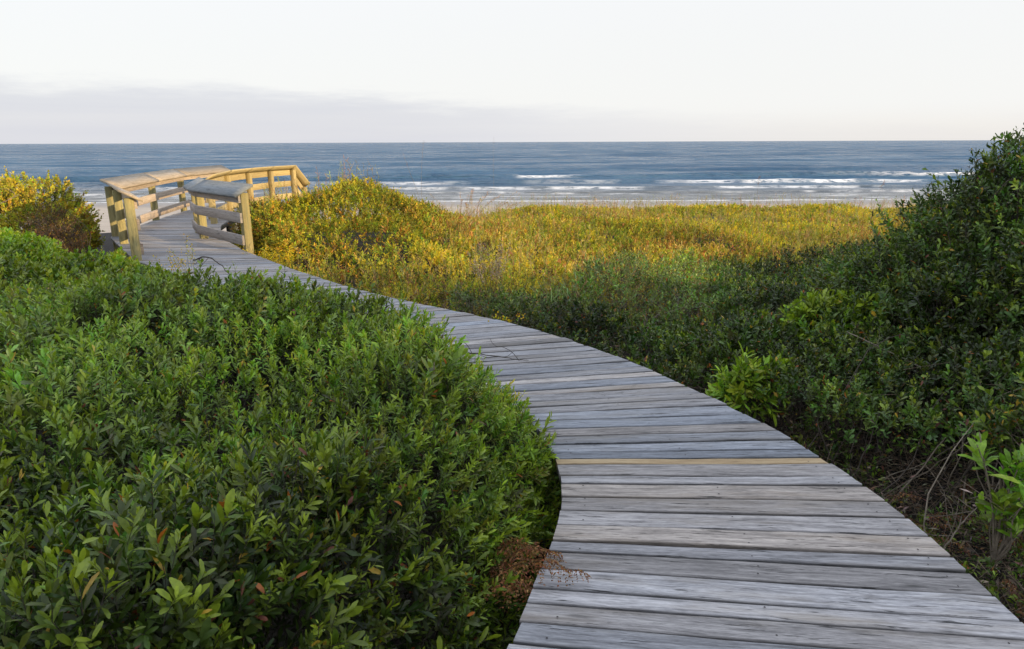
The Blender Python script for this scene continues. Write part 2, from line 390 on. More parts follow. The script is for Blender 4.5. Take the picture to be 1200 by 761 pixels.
ff = N(nt, 'ShaderNodeBsdfPrincipled', Roughness=.9); ff.inputs['Base Color'].default_value = (.82, .83, .84, 1)
mx = nt.nodes.new('ShaderNodeMixShader'); L(nt, fo, mx.inputs[0]); L(nt, dfs.outputs[0], mx.inputs[1]); L(nt, ff.outputs[0], mx.inputs[2])
out(nt, mx.outputs[0])
tint = np.stack([foam, shal, 0 * foam], -1).reshape(-1, 3)
tag(link('sea', np_mesh('sea', np.stack([Xs, Ys, Zs], -1).reshape(-1, 3), [q], [m], tint)), kind='structure')

# ------------------------------------------------------------------ boardwalk
def seg_hit(P, Q, c, d):
    """where the line c + t d meets polyline Q; returns the hit nearest to c"""
    nrm = np.array([-d[1], d[0]]); s = (Q - c) @ nrm
    k = np.where(s[:-1] * s[1:] <= 0)[0]
    if len(k) == 0: return None
    best = None
    for i in k:
        u = s[i] / (s[i] - s[i + 1] + 1e-12); p = Q[i] + (Q[i + 1] - Q[i]) * u
        if best is None or np.linalg.norm(p - c) < np.linalg.norm(best - c): best = p
    return best
phi = lambda y: R(np.interp(y, [0, 1.6, 2.2, 3.4, 4.6, 5.8, 6.9, 8.0, 9.5, 11, 13, 15, 22], [-10, -9, -7, 0, 9, 15, 17, 12, 8, 4, 0, 0, 0]))
walk = empty('boardwalk', (0.9, 2.0, 0), 'weathered grey plank boardwalk curving through the dune scrub towards the beach', 'boardwalk')
G = Geo(); GT = Geo(); nails = Geo()
cy = -1.6; lines = []; tan_y = None
mid = lambda y: np.array([(xL(y) + xR(y)) / 2, y])
widths = []
while cy < 21.0:
    c = mid(cy); ph = phi(cy); d = np.array([math.cos(ph), math.sin(ph)])
    a = seg_hit(None, LD, c, d); b = seg_hit(None, RD, c, d)
    if a is not None and b is not None: lines.append((a, b, cy))
    w = rng.choice([.142, .142, .118, .092])
    if cy > 3.33 and tan_y is None: w = .072; tan_y = cy
    # path slope: advance along the centreline so the planks keep their width
    sl = (mid(cy + .05) - mid(cy - .05)) / .1; nr = np.array([-d[1], d[0]]); cy += w / max(.35, sl @ nr)
def plank(G, a0, b0, a1, b1, tint, th=.036, gap=.0048, lift=0.0):
    """near edge a0-b0, far edge a1-b1"""
    n = 14; t = np.linspace(0, 1, n)[:, None]
    ex = rng.normal(0, .004, 2)
    d = unit((b0 - a0)); a0 = a0 + d * ex[0]; a1 = a1 + d * ex[0]; b0 = b0 + d * ex[1]; b1 = b1 + d * ex[1]
    E0 = a0 + (b0 - a0) * t; E1 = a1 + (b1 - a1) * t
    nr = unit(E1 - E0)
    wob = lambda s: (fbm(t[:, 0] * 3 + s, 0 * t[:, 0] + s, .5, 4) * .007)[:, None]
    ga, gb = [gap * (1.0 if rng.random() < .6 else rng.uniform(1.5, 2.1)) for _ in (0, 1)]
    E0 = E0 + nr * (ga + wob(rng.random() * 90)); E1 = E1 - nr * (gb + wob(rng.random() * 90))
    z = lift + rng.normal(0, .0016) + rng.normal(0, .0022) * (t[:, 0] - .5) * 2 + .0012 * np.sin(t[:, 0] * 7 + rng.random() * 6)
    cup = rng.uniform(-.0015, .003)
    prof = [(0, -th), (0, -.007), (.02, -.0018), (.06, 0), (.5, -cup), (.94, 0), (.98, -.0018), (1, -.007), (1, -th)]
    V = []; UV = []; u0 = rng.random() * 50; v0 = rng.random() * 50
    Ln = np.linalg.norm(b0 - a0); wd = np.linalg.norm(a1 - a0)
    for f, dz in prof:
        P = E0 + (E1 - E0) * f
        V.append(np.concatenate([P, (z + dz)[:, None]], 1)); UV.append(np.stack([u0 + t[:, 0] * Ln, v0 + 0 * t[:, 0] + f * wd + dz], 1))
    V = np.stack(V, 1); UV = np.stack(UV, 1); k = len(prof)
    ii = np.arange(n * k).reshape(n, k)
    f4 = np.stack([ii[:-1, :-1], ii[1:, :-1], ii[1:, 1:], ii[:-1, 1:]], -1).reshape(-1, 4)
    tv = np.array([.3, .45, .85, 1, 1, 1, .85, .45, .3])[None, :, None] * np.array(tint)[None, None]
    G.add(V.reshape(-1, 3), None, f4, np.repeat(tv, n, 0).reshape(-1, 3), UV.reshape(-1, 2))
    # end grain faces
    for e in (0, n - 1):
        ring = V[e]; cc = ring.mean(0)
        VV = np.concatenate([ring, [cc]]); f = [[i, (i + 1), k] for i in range(k - 1)] + [[k - 1, 0, k]]
        if e: f = [x[::-1] for x in f]
        G.add(VV, f, None, np.array(tint) * .6, np.concatenate([UV[e] * [1, .1], [UV[e].mean(0)]]))
for i in range(len(lines) - 1):
    (a0, b0, y0), (a1, b1, y1) = lines[i], lines[i + 1]
    v = rng.lognormal(0, .15); hue = rng.normal(0, .045)
    tint = (v * (1 + hue), v, v * (1.0 - hue * 1.2))
    if y0 == tan_y:
        plank(GT, a0, b0, a1, b1, (1, 1, 1), lift=.001)
    else: plank(G, a0, b0, a1, b1, tint)
    for f in (.07, .5, .93):                       # a pair of sunk nails over each joist
        for g in (.25, .75):
            if y0 > 9 or rng.random() < .55: continue
            p_ = a0 + (b0 - a0) * (f + rng.normal(0, .006)); q_ = a1 + (b1 - a1) * (f + rng.normal(0, .006)); c = p_ + (q_ - p_) * (g + rng.normal(0, .04))
            an = np.arange(6) * pi / 3; r_ = .0042
            V = np.stack([c[0] + r_ * np.cos(an), c[1] + r_ * np.sin(an), 0 * an + .0032], 1)
            nails.add(np.concatenate([V, [[c[0], c[1], .0036]]]), [[j, (j + 1) % 6, 6] for j in range(6)])
M_tan = wood_material('fresh_plank', (.26, .18, .10), (.37, .27, .155), (.45, .35, .22), .4, (.4, .3, .17), .2, .7)
m_nail, nt = new_mat('rusty_nail'); p = N(nt, 'ShaderNodeBsdfPrincipled', Roughness=.7, Metallic=.4); p.inputs['Base Color'].default_value = (.035, .03, .03, 1); out(nt, p.outputs[0])
G.build('decking', [M_deck], walk)
if GT.n:
    tp = GT.build('plank', [M_tan], walk); tp['label'] = 'narrow tan plank newer than the grey ones around it'
nails.build('nail_heads', [m_nail], walk)['kind'] = 'stuff'

def board(G, p0, p1, w, th, up=(0, 0, 1), tint=(1, 1, 1), bev=.004):
    """beam from p0 to p1; w measured along 'up', th across"""
    p0 = np.array(p0, float); p1 = np.array(p1, float); A = unit(p1 - p0); U = np.array(up, float); U = unit(U - A * (U @ A)); S = np.cross(A, U)
    Ln = np.linalg.norm(p1 - p0); hw, ht = w / 2, th / 2
    prof = []
    for sx_, sy_, corners in ((1, 1, ((0, 1), (1, 0))), (1, -1, ((1, 0), (0, 1))), (-1, -1, ((0, 1), (1, 0))), (-1, 1, ((1, 0), (0, 1)))):
        for cx_, cy_ in corners: prof.append((sy_ * (ht - bev * cx_) , sx_ * (hw - bev * cy_)))
    k = len(prof); n = 5; u0, v0 = rng.random(2) * 40; V = []; UV = []
    per = np.concatenate([[0], np.cumsum([math.dist(prof[i], prof[(i + 1) % k]) for i in range(k)])])
    ts = np.linspace(0, 1, n)
    for t in ts:
        for j, (s, u) in enumerate(prof): V.append(p0 + A * Ln * t + S * s + U * u); UV.append((u0 + t * Ln, v0 + per[j]))
    f = [[i * k + j, (i + 1) * k + j, (i + 1) * k + (j + 1) % k, i * k + (j + 1) % k] for i in range(n - 1) for j in range(k)]
    G.add(V, None, [x[::-1] for x in f], tint, UV)
    for e, s_ in ((0, 1), (n - 1, -1)):
        ring = np.array(V[e * k:(e + 1) * k]); ff_ = [[j, (j + 1) % k, k] for j in range(k)]
        if s_ > 0: ff_ = [x[::-1] for x in ff_]
        G.add(np.concatenate([ring, [ring.mean(0)]]), [x[::-1] for x in ff_], None, np.array(tint) * .8, np.concatenate([(ring - p0) @ np.stack([S, U], 1) * [.2, 1] + [u0, v0], [[u0, v0]]]))
def part_board(name, parent, mat, *a, **k):
    g = Geo(); v = rng.lognormal(0, .09); k.setdefault('tint', (v, v, v)); board(g, *a, **k); return g.build(name, [mat], parent, smooth=False)

# stringers and piles beneath
for side, Q, off in (('l', LD, .22), ('r', RD, -.22)):
    g = Geo()
    pts = Q[::16]; tn = unit(np.gradient(pts, axis=0)); nr = np.stack([tn[:, 1], -tn[:, 0]], 1)
    pts = pts + nr * off
    for i in range(len(pts) - 1):
        a = pts[i] - tn[i] * .0; b = pts[i + 1]
        board(g, (*a, -.15), (*b, -.15), .18, .045)
    g.build('stringer', [M_beam], walk, smooth=False)
    for i in range(0, len(pts), 3):
        g = Geo(); c = pts[i]; board(g, (c[0], c[1], -.245), (c[0], c[1], -1.1), .11, .11, up=(tn[i][0], tn[i][1], 0)); g.build('pile', [M_beam], walk, smooth=False)

# ------------------------------------------------------------------ railings
def railing(root_label, post_pts, inward, cap_pts=None, post_tint=None, extra=None, heights=None, end_post=True, mats=None):
    """posts stand outside, rails are fixed on the walk side, a tilted cap board lies on top"""
    P = np.array(post_pts, float); n = len(P)
    root = empty('railing', (P[0][0], P[0][1], 0), root_label, 'railing')
    T = unit(np.gradient(P, axis=0)); seg = unit(np.diff(P, axis=0))
    nin = np.stack([-T[:, 1], T[:, 0]], 1) * inward       # towards the walk
    H = [1.0] * n if heights is None else heights
    mp, mr_, mc = mats or (M_post, M_rail, M_cap)
    for i in range(n):
        c = P[i] - nin[i] * .0
        part_board('post', root, mp, (c[0], c[1], -.75), (c[0], c[1], H[i] - .075),   .125, .125, up=(nin[i][0], nin[i][1], 0))
    for i in range(n - 1):
        ns = np.array([-seg[i][1], seg[i][0]]) * inward
        e0 = -.05 if i == 0 else -.0; e1 = .05 if i == n - 2 else 0
        o0 = nin[i] / max(.5, nin[i] @ ns) * .083; o1 = nin[i + 1] / max(.5, nin[i + 1] @ ns) * .083
        a = P[i] + o0 + seg[i] * (e0 + .003); b = P[i + 1] + o1 + seg[i] * (e1 - .003)
        for zc, w in ((.845, .15), (.53, .16), (.17, .16)):
            z0 = zc + (H[i] - 1); z1 = zc + (H[i + 1] - 1)
            part_board('rail', root, mr_, (a[0], a[1], z0), (b[0], b[1], z1), w, .038)
        # cap: 24 cm board sloping down towards the walk
        o0 = nin[i] / max(.5, nin[i] @ ns); o1 = nin[i + 1] / max(.5, nin[i + 1] @ ns)
        a = P[i] + o0 * .025 + seg[i] * (e0 * 2.6); b = P[i + 1] + o1 * .025 + seg[i] * (e1 * 2.6)
        up = np.array([ns[0], ns[1], -.42])
        g = Geo(); v = rng.lognormal(0, .08)
        hw = .5 * .30
        # mitred ends
        th = .036
        def cor(base, o, s, z):
            return np.array([base[0] + o[0] * s, base[1] + o[1] * s, z - .55 * s])
        V = []
        for base, o, h in ((a, o0, H[i]), (b, o1, H[i + 1])):
            for s, dz in ((-hw, 0), (hw, 0), (hw, -th), (-hw, -th)): V.append(cor(base, o, s, h - .02 + dz))
        V = np.array(V); Ls = np.linalg.norm(b - a); u0, v0 = rng.random(2) * 40
        m_ = 8; ts = np.linspace(0, 1, m_)
        VV = np.array([V[j] + (V[j + 4] - V[j]) * t for t in ts for j in range(4)])
        UV = [(u0 + t * Ls, v0 + (0, .27, .306, .576)[j]) for t in ts for j in range(4)]
        f = [[k * 4 + j, (k + 1) * 4 + j, (k + 1) * 4 + (j + 1) % 4, k * 4 + (j + 1) % 4] for k in range(m_ - 1) for j in range(4)]
        f += [[0, 1, 2, 3], [(m_ - 1) * 4 + j for j in (3, 2, 1, 0)]]
        g.add(VV, None, f, (v, v, v), UV)
        c = g.build('cap_board', [mc], root, smooth=False)
    return root
M_far = (wood_material('sunny_post', (.25, .20, .10), (.39, .31, .15), (.5, .41, .21), .4, (.3, .3, .17), .2),  # lit copies of the railing woods, low sun's gold put into the colour
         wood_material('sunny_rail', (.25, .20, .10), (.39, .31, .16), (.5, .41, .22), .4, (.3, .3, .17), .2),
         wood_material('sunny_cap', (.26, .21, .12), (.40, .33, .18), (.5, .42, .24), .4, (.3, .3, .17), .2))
railing('weathered wooden railing on the seaward left side, long bent run ending at a yellowish post',
        [(-5.62, 10.15), (-6.8, 11.95), (-7.5, 12.95), (-8.15, 15.75), (-8.6, 18.1), (-8.62, 21.0)], -1)
railing('short curved railing with shaded grey sloping cap and pale slats, right of the walk',
        [(-4.32, 11.15), (-5.68, 12.6), (-6.15, 13.45)], 1, mats=(M_post, wood_material('shaded_rail', (.2, .18, .165), (.31, .285, .27), (.4, .37, .35), .6, (.3, .3, .3), .4), wood_material('shaded_cap', (.10, .115, .125), (.165, .185, .2), (.23, .25, .27), .5, (.2, .2, .2), .3)))  # darker copies of rail and cap wood, with the shade put into the colour
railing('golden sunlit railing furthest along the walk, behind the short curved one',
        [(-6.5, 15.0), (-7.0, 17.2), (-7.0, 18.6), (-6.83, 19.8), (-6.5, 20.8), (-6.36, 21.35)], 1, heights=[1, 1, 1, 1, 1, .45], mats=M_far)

# ------------------------------------------------------------------ vegetation
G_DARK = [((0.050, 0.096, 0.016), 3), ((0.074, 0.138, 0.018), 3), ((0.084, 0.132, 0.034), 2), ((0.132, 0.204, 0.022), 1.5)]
G_MID = [((0.108, 0.203, 0.019), 3), ((0.155, 0.263, 0.024), 3), ((0.162, 0.236, 0.049), 2), ((0.243, 0.351, 0.027), 1.2)]
G_BRIGHT = [((0.142, 0.257, 0.020), 3), ((0.203, 0.331, 0.024), 3), ((0.270, 0.392, 0.027), 1.5)]
G_GREY = [((0.135, 0.209, 0.054), 3), ((0.169, 0.250, 0.068), 2), ((0.135, 0.230, 0.030), 3)]
G_GOLD = [((.34, .33, .03), 4), ((.45, .38, .03), 3), ((.2, .25, .03), 3), ((.42, .28, .03), .9)]
D_YG = [((.27, .31, .025), 4), ((.40, .37, .03), 3), ((.13, .19, .02), 3), ((.44, .27, .04), 1.4)]
D_RUST = [((.50, .27, .06), 3), ((.40, .18, .06), 2), ((.55, .38, .12), 2), ((.34, .32, .04), 3)]
D_YEL = [((.62, .5, .025), 3), ((.5, .46, .04), 2), ((.24, .3, .03), 2)]
D_DRY = [((.2, .13, .085), 3), ((.14, .085, .06), 2), ((.3, .22, .15), 1)]

def h_left(x, y):
    dl = dleft(x, y)
    P = .56 + .20 * fbm(x, y, 1.5, 13, 2) + .17 * fbm(x, y, .55, 17, 2) + .06 * sstep(3.5, 4.5, y) * sstep(5.8, 4.8, y)
    P = P - .16 * sstep(2.2, .8, y)
    far_y = 9.3 + 1.5 * sstep(-5.6, -7.2, x)
    P = P - 1.1 * sstep(far_y - .7, far_y + .6, y) - .26 * sstep(5.0, 6.6, y) * sstep(2.2, .4, dl)
    e = np.clip((dl - .07 + .2 * sstep(3.1, 3.6, y) * sstep(6.6, 5.4, y) - .06 * fbm(x, y, .6, 19, 2)) / .62, 0, 1)
    return -.5 + (P + .5) * e ** .5
SEEDS = np.array([(-1.6, 1.6), (-.35, 3.2), (-2.9, 4.3), (-1.9, 6.0), (-5.2, 8.0), (-4.8, 4.6), (-4.2, 2.0)])
def vor(x, y):
    xx = x + .7 * fbm(x, y, .9, 23, 2) + rng.normal(0, .28, np.shape(x)); yy = y + .7 * fbm(x, y, .9, 29, 2) + rng.normal(0, .28, np.shape(x))
    d = np.stack([(xx - a) ** 2 + (yy - b) ** 2 for a, b in SEEDS], 0)
    return d.argmin(0)
LEFT = [('low_shrub', 'dark green shrub with the largest leaves, filling the bottom left corner', G_DARK, .045, .0130, 14, .55, .16, .03),
        ('low_shrub', 'fine narrow-leaved shrub bulging against the near left edge of the boardwalk', G_MID, .033, .0085, 20, .35, .14, .02),
        ('low_shrub', 'grey-green shrub with crowded small upright leaves in the middle of the left thicket', G_GREY, .037, .0115, 18, .6, .15, .01),
        ('low_shrub', 'fresh green shrub hiding the left edge where the boardwalk bends away', G_MID, .037, .015, 13, .7, .14, .015),
        ('low_shrub', 'bright green broad-leaved shrub in front of the end post of the left railing', G_BRIGHT, .045, .019, 12, .75, .14, .01),
        ('low_shrub', 'mid green shrub at the left picture edge below the golden shrub', G_MID, .038, .013, 15, .7, .15, .02),
        ('low_shrub', 'green shrub at the left picture edge halfway up the picture', G_MID, .042, .011, 16, .5, .16, .03)]
inframe_l = lambda x, y: (x > -(y * .82 + 1.3)) & (dleft(x, y) > .05 - .17 * sstep(3.1, 3.6, y))
for i, (nm, lab, pal, lf, lw, k, ob, sl, odd) in enumerate(LEFT):
    lf *= 1.35; lw *= 1.5; sl *= 1.15; pal = [(tuple(v * f_ for v, f_ in zip(c_, (1.02, 1.0, .85))), w_) for c_, w_ in pal]
    G, GS = Geo(), Geo()
    den = lambda x, y: np.interp(y, [0, 2, 4, 7, 10], [700, 620, 500, 390, 300]) * (.033 / lf) ** .9 * (15 / k)
    P, Nn = surf_points(h_left, lambda x, y: inframe_l(x, y) & (vor(x, y) == i) & (y < 11.3), (-10.5, .2, .4, 11.3), den, 2400)
    gap = vnoise(P[:, 0], P[:, 1], .22, 33 + i)
    keep = (gap > .13) ; P, Nn = P[keep], Nn[keep]
    dep = np.abs(rng.normal(0, 1, len(P))) * .075 + (gap[keep] < .3) * .06
    B = P - Nn * (dep[:, None] + sl * .55)
    A = Nn * .75 + [0, 0, .55] + rng.normal(0, .38, P.shape) + np.array([.25, -.15, 0]) * vnoise(P[:, 0], P[:, 1], .6, 3)[:, None]
    nearm = B[:, 1] < 5.2
    root = empty(nm, (*SEEDS[i], -.6), lab, 'shrub')
    SLv = sl * rng.uniform(.7, 1.25, len(B))
    for msk, det in ((nearm, 1), (~nearm, 0)):
        if msk.sum(): sprigs(G, GS, B[msk], A[msk], SLv[msk], k, lf, lw * (1 if det else 1.2), pal, det, odd * .55, young=.32 if i != 4 else .25, obov=ob)
    # inner leaves lower down, seen through the gaps
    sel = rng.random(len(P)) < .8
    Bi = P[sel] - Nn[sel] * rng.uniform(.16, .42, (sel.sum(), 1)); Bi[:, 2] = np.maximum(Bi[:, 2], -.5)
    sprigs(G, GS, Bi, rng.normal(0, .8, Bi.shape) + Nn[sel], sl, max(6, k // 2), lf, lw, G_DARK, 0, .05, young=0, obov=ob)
    # woody stems rising from the ground and bare twigs
    kk = rng.choice(len(P), min(len(P), 60), replace=False)
    for j in kk:
        tip = P[j] - Nn[j] * rng.uniform(-.03, .1); base = np.array([tip[0] + rng.normal(0, .25), tip[1] + rng.normal(0, .25), -.62])
        if dleft(base[0], base[1]) < .1: base[0] -= .4
        curve_tube(GS, bend(base, tip, .07), .007, .0022, (.9, .8, .7), 4)
    G.build('foliage', [M_leaf], root); GS.build('stems', [M_bark], root)

# scrub right of the walk --------------------------------------------------
def h_right(x, y):
    dr = dright(x, y)
    near_ = np.interp(dr, [0, .25, .6, 1.0, 1.6, 2.4, 4], [-.5, -.38, -.25, .0, .45, .9, 1.4])
    midp = np.interp(dr, [0, .12, .4, .9, 1.6, 2.6, 5], [-.62, -.5, -.22, .05, .35, .55, .7])
    low = np.interp(dr, [0, .15, .5, 1.2, 3, 8], [-.6, -.45, -.28, -.12, -.06, -.05])
    w1 = sstep(2.9, 4.0, y); w2 = sstep(5.4, 7.4, y + .15 * (x - 3))
    b = near_ * (1 - w1) + midp * w1; b = b * (1 - w2) + low * w2
    return b + (.36 * fbm(x, y, 1.3, 43, 2) + .2 * fbm(x, y, .5, 47, 2)) * sstep(.05, .5, dr)
in_r = lambda x, y: (dright(x, y) > .06) & (x < y * .82 + 1.5)
shade_end = lambda x: 9.4 + .45 * (x - 1.0)          # where the scrub gives way to dune grasses
RIGHT = [((2.6, 2.7), 'sparse low shrub with dead litter beneath, beside the near right edge of the boardwalk', G_DARK, .03, .011, 13, .7, .13, .05, 1.7),
         ((2.6, 4.4), 'dark glossy shrub along the right edge where the boardwalk starts to bend', G_DARK, .03, .012, 14, .8, .13, .02, .9),
         ((4.3, 3.6), 'dark green shrub at the right picture edge above the yellow-green seedling', G_DARK, .033, .011, 14, .7, .14, .02, .9),
         ((1.6, 6.3), 'low dark olive shrub on the far side of the boardwalk bend', G_DARK, .036, .012, 14, .6, .14, .02, 1.0),
         ((3.7, 7.8), 'broad dark shrub in the shaded hollow between boardwalk and golden dune', G_DARK, .036, .011, 15, .5, .15, .02, 1.0),
         ((1.2, 8.4), 'tangled grey-green shrub with bare twigs in the middle of the shade', G_GREY, .034, .010, 14, .5, .14, .04, .85)]
RS = np.array([r[0] for r in RIGHT])
def vor_r(x, y):
    xx = x + .6 * fbm(x, y, 1.0, 53, 2); yy = y + .6 * fbm(x, y, 1.0, 59, 2)
    return np.stack([(xx - a) ** 2 + (yy - b) ** 2 for a, b in RS], 0).argmin(0)
for i, (sd, lab, pal, lf, lw, k, ob, sl, odd, dn) in enumerate(RIGHT):
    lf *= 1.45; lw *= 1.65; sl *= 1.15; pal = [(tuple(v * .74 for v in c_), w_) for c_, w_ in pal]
    G, GS = Geo(), Geo()
    den = lambda x, y: np.interp(y, [0, 3, 5, 8, 12], [360, 330, 300, 230, 190]) * dn * (15 / k)
    reg = lambda x, y: in_r(x, y) & (vor_r(x, y) == i) & (y < shade_end(x) + .7 * fbm(x, y, 1.2, 61)) & (x > -.6 + .7 * (8 - y))
    P, Nn = surf_points(h_right, reg, (-.8, 1.6, 9.5, 13), den, 1200)
    gap = vnoise(P[:, 0], P[:, 1], .25, 63 + i); keep = gap > (.2 if i else .3); P, Nn = P[keep], Nn[keep]
    dep = np.abs(rng.normal(0, 1, len(P))) * .08
    B = P - Nn * (dep[:, None] + sl * .5); A = Nn * .7 + [0, 0, .5] + rng.normal(0, .45, P.shape)
    root = empty('low_shrub', (*sd, -.6), lab, 'shrub')
    SLv = sl * rng.uniform(.7, 1.3, len(B)); nearm = B[:, 1] < 5.5
    for msk, det in ((nearm, 1), (~nearm, 0)):
        if msk.sum(): sprigs(G, GS, B[msk], A[msk], SLv[msk], k, lf, lw * (1 if det else 1.2), pal, det, odd, young=.10, obov=ob)
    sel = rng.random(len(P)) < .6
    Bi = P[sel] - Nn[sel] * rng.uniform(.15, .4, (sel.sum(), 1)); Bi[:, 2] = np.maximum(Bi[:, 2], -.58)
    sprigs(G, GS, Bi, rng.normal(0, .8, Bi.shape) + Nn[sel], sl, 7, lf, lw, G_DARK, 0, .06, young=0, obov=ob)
    kk = rng.choice(len(P), min(len(P), 80), replace=False)
    for j in kk:
        tip = P[j] + Nn[j] * rng.uniform(-.1, .07); base = np.array([tip[0] + rng.normal(0, .35), tip[1] + rng.normal(0, .3), max(-.6, tip[2] - .8)])
        if dright(base[0], base[1]) < .1: base[0] += .4
        curve_tube(GS, bend(base, tip, .08), .006, .0018, (1, .9, .8), 4)
    G.build('foliage', [M_leaf], root); GS.build('stems', [M_twig if i in (0, 5) else M_bark], root)

# lobed shrubs ---------------------------------------------------------------
def lobed(name, label, lobes, base, pal, lf, lw, k, sl, dens, detail=0, mat=M_leaf, cat='shrub', young=.1, ob=.7, odd=.01, oddc=None, stems=40, view=True, inner=.5, fr=None, group=None, stemr=.014, shoots=0):
    G, GS = Geo(), Geo(); LB = np.array(lobes, float); BB = []; NN = []
    for a in LB:
        c, r = a[:3], a[3:]; area = 4 * pi * ((r[0] * r[1]) ** 1.6 / 3 + (r[0] * r[2]) ** 1.6 / 3 + (r[1] * r[2]) ** 1.6 / 3) ** (1 / 1.6)
        n = int(area * dens); d = unit(rng.normal(size=(n, 3))); d = d[d[:, 2] > -.45]
        bump = 1 + .30 * fbm(d[:, 0] * r[0] + d[:, 2] * 1.7 + c[0], d[:, 1] * r[1] - d[:, 2] * 1.3 + c[1], .55, 71, 3)
        bump -= .14 * (vnoise(d[:, 0] * r[0] + c[0] - d[:, 2], d[:, 1] * r[1] + d[:, 2] * r[2], .28, 73) < .25)
        P = c + d * r * bump[:, None]; nn = unit(d / r)
        inside = np.zeros(len(P), bool)
        for b_ in LB:
            if (b_ == a).all(): continue
            inside |= (((P - b_[:3]) / b_[3:]) ** 2).sum(1) < .72
        ok = ~inside & (P[:, 2] > base[2])
        BB.append(P[ok]); NN.append(nn[ok])
    P = np.concatenate(BB); Nn = np.concatenate(NN)
    root = empty(name, base, label, cat, group)
    B = P - Nn * (np.abs(rng.normal(0, .09, (len(P), 1))) + sl * .5)
    sprigs(G, GS, B, Nn * .7 + [0, 0, .45] + rng.normal(0, .42, P.shape), sl * rng.uniform(.7, 1.3, len(P)), k, lf, lw, pal, detail, odd, young=young, obov=ob,
           **({'oddc': oddc} if oddc else {}))
    sel = rng.random(len(P)) < inner
    if sel.any():
        Bi = P[sel] - Nn[sel] * rng.uniform(.15, .5, (sel.sum(), 1)) * LB[:, 3:].mean() / .9
        sprigs(G, GS, Bi, rng.normal(0, 1, Bi.shape), sl, max(5, k // 2), lf, lw * 1.2, pal, 0, odd, young=0, obov=ob)
    if shoots:
        jj = rng.choice(len(P), shoots, replace=False); jj = jj[Nn[jj, 2] > -.1]; A_ = Nn[jj] * .6 + [0, 0, .8] + rng.normal(0, .3, (len(jj), 3)); l_ = rng.uniform(.1, .26, len(jj))
        for q_ in range(3): sprigs(G, GS, P[jj] + unit(A_) * (l_ * q_ * .42)[:, None], A_ + rng.normal(0, .12, A_.shape), l_ * .6, k - 4, lf, lw, pal, detail, odd, young=.2, obov=ob)
    for j in rng.choice(len(P), min(stems, len(P)), replace=False):
        tip = P[j] + Nn[j] * rng.uniform(-.12, .06)
        b0 = np.array(base) + [rng.normal(0, .12), rng.normal(0, .12), -.05]
        curve_tube(GS, bend(b0, tip, .10 * np.linalg.norm(tip - b0)), stemr * rng.uniform(.5, 1), .0025, (.9, .85, .8), 5)
    G.build('foliage', [mat], root); GS.build('stems', [M_bark], root)
    return root
lobed('tall_shrub', 'tallest dark green shrub, rising above the horizon at the right picture edge',
      [(4.3, 5.7, .5, .92, 1.1, 1.1), (5.2, 5.5, .8, 1.2, 1.2, 1.35), (3.6, 5.8, .08, .8, .9, .9), (4.2, 4.7, .25, .95, .9, 1.05), (5.3, 4.4, .5, 1.1, .9, 1.2), (3.35, 4.95, -.1, .7, .7, .8), (4.8, 5.6, 1.2, .5, .6, .55)],
      (4.2, 5.4, -.6), G_DARK, .05, .02, 12, .16, 270, 1, ob=.75, odd=.012, stems=150, young=.08, shoots=330)
lobed('leafy_shrub', 'light green shrub with upright leaf rosettes, at the left foot of the tall dark shrub',
      [(2.72, 5.75, .0, .3, .3, .42), (2.98, 5.55, .14, .24, .24, .34)], (2.65, 5.7, -.6), G_BRIGHT, .09, .028, 11, .14, 170, 1, young=.5, odd=0, ob=.75, stems=40)
lobed('leafy_shrub', 'small fresh green shrub with long pointed leaves, touching the right edge of the boardwalk bend',
      [(1.72, 4.75, -.12, .19, .17, .22), (1.93, 4.85, -.12, .15, .15, .2)], (1.8, 4.8, -.6), G_BRIGHT, .10, .027, 10, .12, 170, 1, young=.5, odd=0, ob=.3, stems=24)
lobed('round_shrub', 'rounded golden sunlit shrub standing left of the railing by the sea',
      [(-9.6, 13.2, .14, 1.5, 1.3, 1.02), (-8.45, 12.6, -.02, .75, .8, .7), (-10.9, 12.6, .28, 1.4, 1.3, 1.08), (-8.9, 12.0, -.25, .8, .6, .6), (-10.2, 11.6, -.1, 1.0, .8, .75)],
      (-9.6, 12.8, -.6), G_GOLD, .055, .03, 11, .15, 190, 0, M_dune, young=.2, odd=.05, ob=.6, stems=50, shoots=90)
lobed('dry_shrub', 'small bare reddish-brown bush between the golden shrub and the left railing',
      [(-7.75, 11.6, .1, .5, .5, .62), (-7.35, 11.0, .0, .45, .45, .52), (-7.0, 10.4, -.1, .38, .4, .42)], (-7.2, 11.1, -.6), D_DRY + [((.2, .12, .04), 3)], .035, .010, 9, .13, 170, 0, M_dry, young=0, odd=.05, ob=.5, stems=70, inner=.3)

lobed('leafy_shrub', 'amber and green shrub seen through the slats of the short curved railing',
      [(-4.55, 12.75, .0, .5, .5, .62), (-5.1, 13.75, .05, .5, .5, .6), (-3.95, 12.0, -.1, .4, .4, .5)], (-4.6, 12.8, -.6), D_YG + [((.4, .2, .03), 2)], .05, .022, 11, .14, 170, 0, M_dune, young=.1, odd=.03, ob=.6, stems=30, shoots=20)
G = Geo(); n = 900
y = rng.uniform(1.6, 5.2, n); x = xR(y) + .12 + rng.uniform(0, 1, n) ** .8 * 1.1
kp = vnoise(x, y, .3, 121) > .45; x, y = x[kp], y[kp]
sprigs(G, G, np.stack([x, y, ground_z(x, y) + rng.uniform(0, .2, len(x))], 1), rng.normal(0, .5, (len(x), 3)) + [0, 0, 1], rng.uniform(.07, .16, len(x)), 9, .036, .015, G_DARK + [((.12, .2, .03), 2)], 1, .05, young=.3, obov=.7)
tag(G.build('undergrowth', [M_leaf]), 'small green seedlings and sprigs scattered in the litter beside the near right planks', 'ground cover', kind='stuff')

